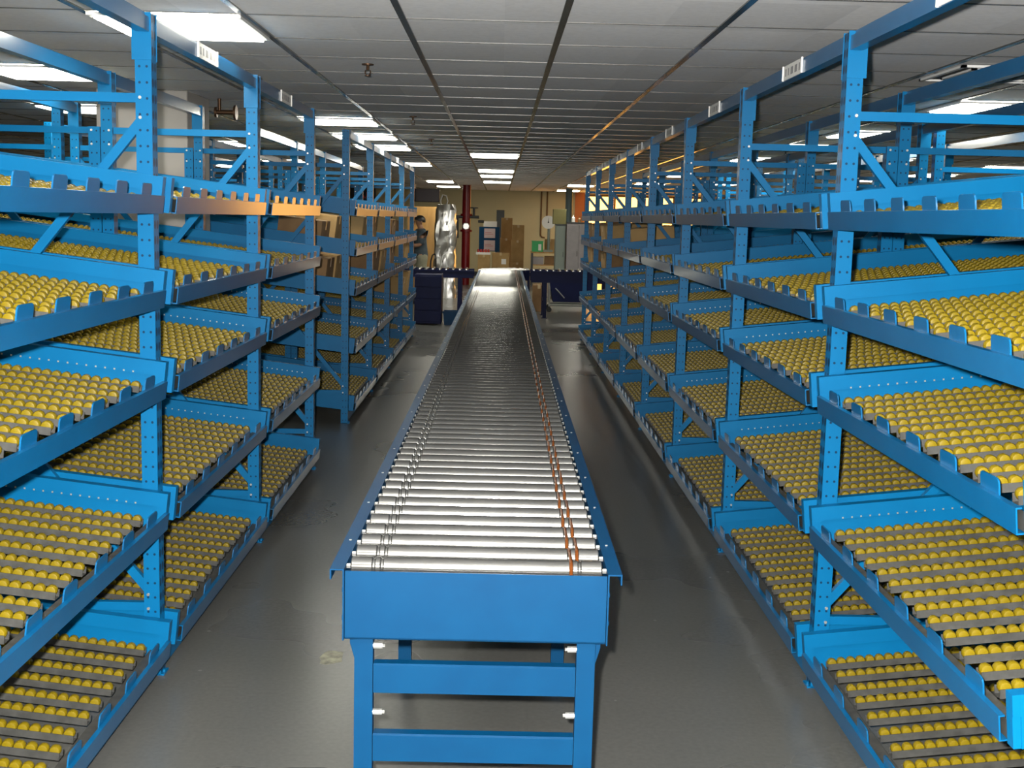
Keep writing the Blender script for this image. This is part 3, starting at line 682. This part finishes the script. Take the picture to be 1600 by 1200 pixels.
# tray of small jars on the tall carton
t = thing('open_tray', 'shallow cream tray on the tall brown far carton', 'tray', (-.375, 28.6, .7412)); b = MB(); b.box(-.17, .17, -.15, .15, 0, .012); b.box(-.17, .17, -.15, -.14, .012, .05); b.box(-.17, .17, .14, .15, .012, .05); b.box(-.17, -.16, -.14, .14, .012, .05); b.box(.16, .17, -.14, .14, .012, .05)
put('tray_body', b.mesh('tray_body', 'white'), t)
b = MB(); b.lathe([(0, .026), (.075, .026), (.085, .020), (.11, .020)], (0, 0, 0), 'z', 12); JAR = b.mesh('jar', 'redlabel')
for k, x in enumerate((-.12, -.06, .0, .06, .12)):
    thing('jar', 'small red jar in the cream tray, %s from the left' % ['first', 'second', 'third', 'fourth', 'fifth'][k], 'jar', (-.375+x, 28.55, .7533), group='red jars in the tray', mesh=JAR)
# conduits on the far wall
for x, z0, lab in ((1.13, 1.15, 'left of two brown conduits, long one bending to the right'), (1.29, 1.62, 'right of two brown conduits on the far wall')):
    b = MB(); pts = [(x, RY1-.03, ZC-.002), (x, RY1-.03, z0)]
    if z0 < 1.5: pts += [(x+.03, RY1-.03, z0-.05), (x+.12, RY1-.03, z0-.07)]
    b.tube(pts, .022, 8); thing('wall_conduit', lab, 'conduit', mesh=b.mesh('wall_conduit', 'rust'))
# work table with things on it
t = thing('work_table', 'small work table at the far wall carrying the green crate and dial scale', 'table', (1.06, 29.2, 0))
put('tabletop', bx(-.31, .31, -.3, .3, .79, .82, mats='wood', bevel=.003), t)
for x in (-.28, .28):
    for y in (-.27, .27): put('leg', bx(x-.02, x+.02, y-.02, y+.02, 0, .79, mats='dkgrey'), t)
put('lower_shelf', bx(-.28, .28, -.27, .27, .50, .52, mats='wood'), t)
for x, w_, h, lab, m in ((.925, .26, .18, 'grey box on the lower shelf of the far table', 'cab'), (1.20, .24, .20, 'dark brown box on the lower shelf of the far table', 'carddark')):
    carton('storage_box', lab, x, 29.15, .52, w_, .3, h, m=m, tape=False)
t = thing('plastic_crate', 'green plastic crate on the small far table', 'crate', (.90, 29.15, .82)); b = MB(); b.box(-.13, .13, -.14, .14, 0, .01)
for a in ((-.13, .13, -.14, -.128), (-.13, .13, .128, .14), (-.13, -.118, -.128, .128), (.118, .13, -.128, .128)): b.box(*a, .01, .24)
b.box(-.14, .14, -.15, .15, .24, .255); put('crate_body', b.mesh('crate_body', 'green'), t); put('card_sign', bx(.02, .09, -.146, -.14, .03, .18, mats='white'), t)
carton('carton', 'brown carton behind the dial scale on the far table', 1.20, 29.33, .82, .24, .22, .30)
t = thing('dial_scale', 'round white dial scale standing on the far work table', 'scale', (1.13, 29.02, .82))
b = MB(); b.box(-.09, .13, -.1, .1, 0, .05); b.cyl((.03, 0, .05), (.03, 0, .56), .035, 14); put('stand', b.mesh('stand', 'cabgreen'), t)
b = MB(); b.lathe([(-.05, .13), (-.05, .155), (.03, .155), (.04, .12)], (.01, -.02, .70), 'y', 28); put('dial', b.mesh('dial', 'lampframe'), t)
b = MB(); b.prism([(.0, .70), (.02, .70), (.013, .82)], 'y', -.075, -.071); b.cyl((.01, -.0705, .70), (.01, -.078, .70), .018, 12); put('needle', b.mesh('needle', 'black'), t)
# cabinets
def cabinet(name, lab, x0, x1, y, d, h, m, doors):
    t = thing(name, lab, 'cabinet', ((x0+x1)/2, y, 0)); w_ = (x1-x0)/2
    put('body', bx(-w_, w_, 0, d, 0, h-.03, mats=m, bevel=.005), t); put('top', bx(-w_-.005, w_+.005, -.01, d, h-.03, h, mats='dkgrey'), t)
    for k in range(doors):
        a = -w_+.01+k*(2*w_-.02)/doors; c_ = a+(2*w_-.02)/doors-.008
        dr = put('door', bx(a, c_, -.018, 0, .08, h-.06, mats=m, bevel=.003), t); b = MB(); b.tube([(c_-.03, -.02, h*.52), (c_-.03, -.045, h*.53), (c_-.03, -.045, h*.58), (c_-.03, -.02, h*.59)], .005, 6); put('handle', b.mesh('handle', 'black'), dr)
cabinet('locker', 'narrow grey green locker left of the wide grey cabinet', 1.235, 1.455, 27.05, .5, 1.49, 'cabgreen', 1)
cabinet('storage_cabinet', 'wide grey steel cabinet at the far right end of the aisle', 1.475, 2.02, 27.0, .5, 1.54, 'cab', 2)
t = carton('storage_box', 'olive board box on top of the narrow far locker', 1.315, 27.3, 1.49, .29, .3, .33, m='olive', tape=False)
for x, c_, h, m in ((1.62, 'cream bottle on the wide grey cabinet, left one', .16, 'white'), (1.76, 'brown bottle on the wide grey cabinet, middle one', .12, 'rust'), (1.88, 'orange bottle on the wide grey cabinet, right one', .14, 'orange')):
    b = MB(); b.lathe([(0, .04), (h*.6, .04), (h*.75, .015), (h, .015)], (0, 0, 0), 'z', 14); thing('bottle', c_, 'bottle', (x, 27.2, 1.54), group='bottles on the grey cabinet', mesh=b.mesh('bottle', m))
b = MB(); b.cyl((0, 0, 0), (0, 0, ZC), .085, 20); thing('duct_pipe', 'blue grey duct pipe rising behind the grey cabinet', 'pipe', (1.68, 30.2, 0), mesh=b.mesh('duct_pipe', mat('blue_grey_duct', (.12, .20, .23), .5)))
# dark sign with red marks far behind the back left rack
t = thing('wall_sign', 'dark hanging sign with red marks seen above the back left rack', 'sign', (-3.35, 29.6, 1.93)); put('board', bx(-.35, .35, -.03, .03, 0, .30, mats='black', bevel=.01), t)
b = MB(); b.prism([(-.18, .06), (.12, .06), (-.02, .22)], 'y', -.036, -.03); b.box(.12, .2, -.036, -.03, .08, .2); put('red_mark', b.mesh('red_mark', 'redlabel'), t)
b = MB()
for x in (-.3, .3): b.cyl((x, 0, .30), (x, 0, ZC-1.93), .008, 6)
put('hanger_rods', b.mesh('hanger_rods', 'zinc'), t)

# pale scuff on the floor
b = MB(); rnd = random.Random(4); pts = []
for k in range(16):
    a = 2*PI*k/16; r_ = rnd.uniform(.7, 1.1); pts.append((.045*r_*math.cos(a)+.01*math.sin(a), .09*r_*math.sin(a)))
b.prism(pts, 'z', 0, .0008); thing('floor_scuff', 'pale yellowish scuff mark on the floor left of the conveyor end', 'floor mark', (-.575, 4.25, 0), mesh=b.mesh('floor_scuff', 'stain'))

# ------------------------------------------------------------------ the person
def skin_mesh(name, nodes, edges, m, sub=2):
    me = bpy.data.meshes.new(name); me.from_pydata([n[0] for n in nodes], edges, [])
    o = bpy.data.objects.new(name, me); COL.objects.link(o)
    sk = o.modifiers.new('skin', 'SKIN'); sk.use_smooth_shade = True
    for i, n in enumerate(nodes):
        r_ = n[1]; me.skin_vertices[0].data[i].radius = (r_, r_) if isinstance(r_, float) else r_
    me.skin_vertices[0].data[0].use_root = True
    sb = o.modifiers.new('sub', 'SUBSURF'); sb.levels = sub; sb.render_levels = sub
    dg = bpy.context.evaluated_depsgraph_get(); out = bpy.data.meshes.new_from_object(o.evaluated_get(dg))
    bpy.data.objects.remove(o); out.materials.clear(); out.materials.append(M[m])
    for p_ in out.polygons: p_.use_smooth = True
    return out
def person():
    t = thing('person', 'person with short dark hair, slate shirt and khaki trousers, reaching forward', 'person', (-1.44, 22.4, 0), (0, 0, math.radians(200)))
    # local: facing +x, height 1.60, left side is +y
    N = [((0, 0, .88), (.12, .15)), ((0, 0, 1.02), (.10, .135)), ((.01, 0, 1.18), (.105, .145)), ((0, 0, 1.30), (.09, .15)), ((.01, 0, 1.38), (.05, .055)), ((.03, 0, 1.43), (.048, .05)),
         ((.045, 0, 1.47), (.075, .066)), ((.035, 0, 1.54), (.092, .075)), ((.03, 0, 1.575), (.06, .055))]
    E = [(0, 1), (1, 2), (2, 3), (3, 4), (4, 5), (5, 6), (6, 7), (7, 8)]
    def add(p, r_, to): N.append((p, r_)); E.append((to, len(N)-1)); return len(N)-1
    for sg in (-1, 1):
        a = add((0, sg*.16, 1.30), .042, 3); a = add((.06, sg*.20, 1.08), .038, a); a = add((.17, sg*.17, 1.06), .037, a); a = add((.30, sg*.13, 1.10), .027, a)
        pm = add((.36, sg*.125, 1.105), (.020, .036), a)
        for f, (dy, L) in enumerate(((-.027, .050), (-.009, .062), (.009, .058), (.027, .045))):
            k1 = add((.40, sg*.125+dy, 1.10), .0095, pm); k2 = add((.40+L*.55, sg*.125+dy, 1.09), .0085, k1); add((.40+L*.8, sg*.125+dy, 1.07), .0075, k2)
        th = add((.35, sg*.085, 1.115), .011, pm); add((.385, sg*.07, 1.105), .009, th)
        l = add((0, sg*.09, .80), .088, 0); l = add((.01, sg*.10, .46), .058, l); l = add((-.01, sg*.10, .12), .040, l); l = add((.0, sg*.10, .05), .042, l); add((.13, sg*.11, .035), .034, l)
    put('body', skin_mesh('body', N, E, 'skin'), t)
    # shirt and trousers as slightly larger skins
    N = [((0, 0, .78), (.145, .180)), ((0, 0, .9), (.142, .172)), ((0, 0, 1.02), (.125, .155)), ((.01, 0, 1.18), (.125, .165)), ((0, 0, 1.30), (.105, .165)), ((.01, 0, 1.37), (.065, .075))]; E = [(0, 1), (1, 2), (2, 3), (3, 4), (4, 5)]
    for sg in (-1, 1):
        a = add((0, sg*.17, 1.30), .076, 4); a = add((.03, sg*.19, 1.18), .068, a); a = add((.055, sg*.20, 1.07), .060, a)
    put('shirt', skin_mesh('shirt', N, E, 'shirt'), t)
    N = [((0, 0, .96), (.130, .160)), ((0, 0, .84), (.130, .162))]; E = [(0, 1)]
    for sg in (-1, 1):
        l = add((0, sg*.09, .76), .103, 1); l = add((.01, sg*.10, .46), .078, l); add((-.01, sg*.10, .09), .062, l)
    put('trousers', skin_mesh('trousers', N, E, 'trousers'), t)
    for sg in (-1, 1):
        b = MB(); b.lathe([(-.10, .02), (-.09, .045), (0, .052), (.12, .045), (.17, .02)], (0.02, sg*.105, .05), 'x', 14); b.box(-.08, .18, sg*.105-.045, sg*.105+.045, 0, .02); put('shoe', b.mesh('shoe', 'black'), t)
    # hair: cap over the skull
    b = MB(); vs = []; fs = []; n, kN = 20, 8
    for k in range(kN+1):
        ph = (PI*.62)*k/kN
        for i in range(n):
            a = 2*PI*i/n; fr = max(0, math.cos(a)); q = ph*(1-.30*fr)
            vs.append((.025+.108*math.sin(q)*math.cos(a), .088*math.sin(q)*math.sin(a), 1.515+.095*math.cos(q)))
    for k in range(kN): fs += [(k*n+i, k*n+(i+1) % n, (k+1)*n+(i+1) % n, (k+1)*n+i) for i in range(n)]
    b.add(vs, fs, True); put('hair', b.mesh('hair', 'hair'), t)
    for sg in (-1, 1):
        b = MB(); b.lathe([(-.006, .004), (-.003, .010), (.003, .010), (.006, .004)], (.128, sg*.032, 1.50), 'x', 10); put('eye', b.mesh('eye', 'black'), t)
        b = MB(); b.lathe([(-.006, .012), (.006, .020), (.010, .010)], (.02, sg*.078, 1.49), 'y', 10); put('ear', b.mesh('ear', 'skin'), t)
    b = MB(); b.prism([(.115, 1.505), (.125, 1.505), (.148, 1.465), (.115, 1.46)], 'y', -.012, .012); put('nose', b.mesh('nose', 'skin', .004), t)
    b = MB(); b.box(.112, .122, -.022, .022, 1.436, 1.444); put('mouth', b.mesh('mouth', 'redlabel'), t)
person()
# the white package in the hands
t = thing('packet', 'small white packet held by the person', 'packet', (-1.80, 22.25, 1.125)); put('packet_body', bx(-.05, .05, -.09, .09, 0, .10, mats='white', bevel=.006), t)
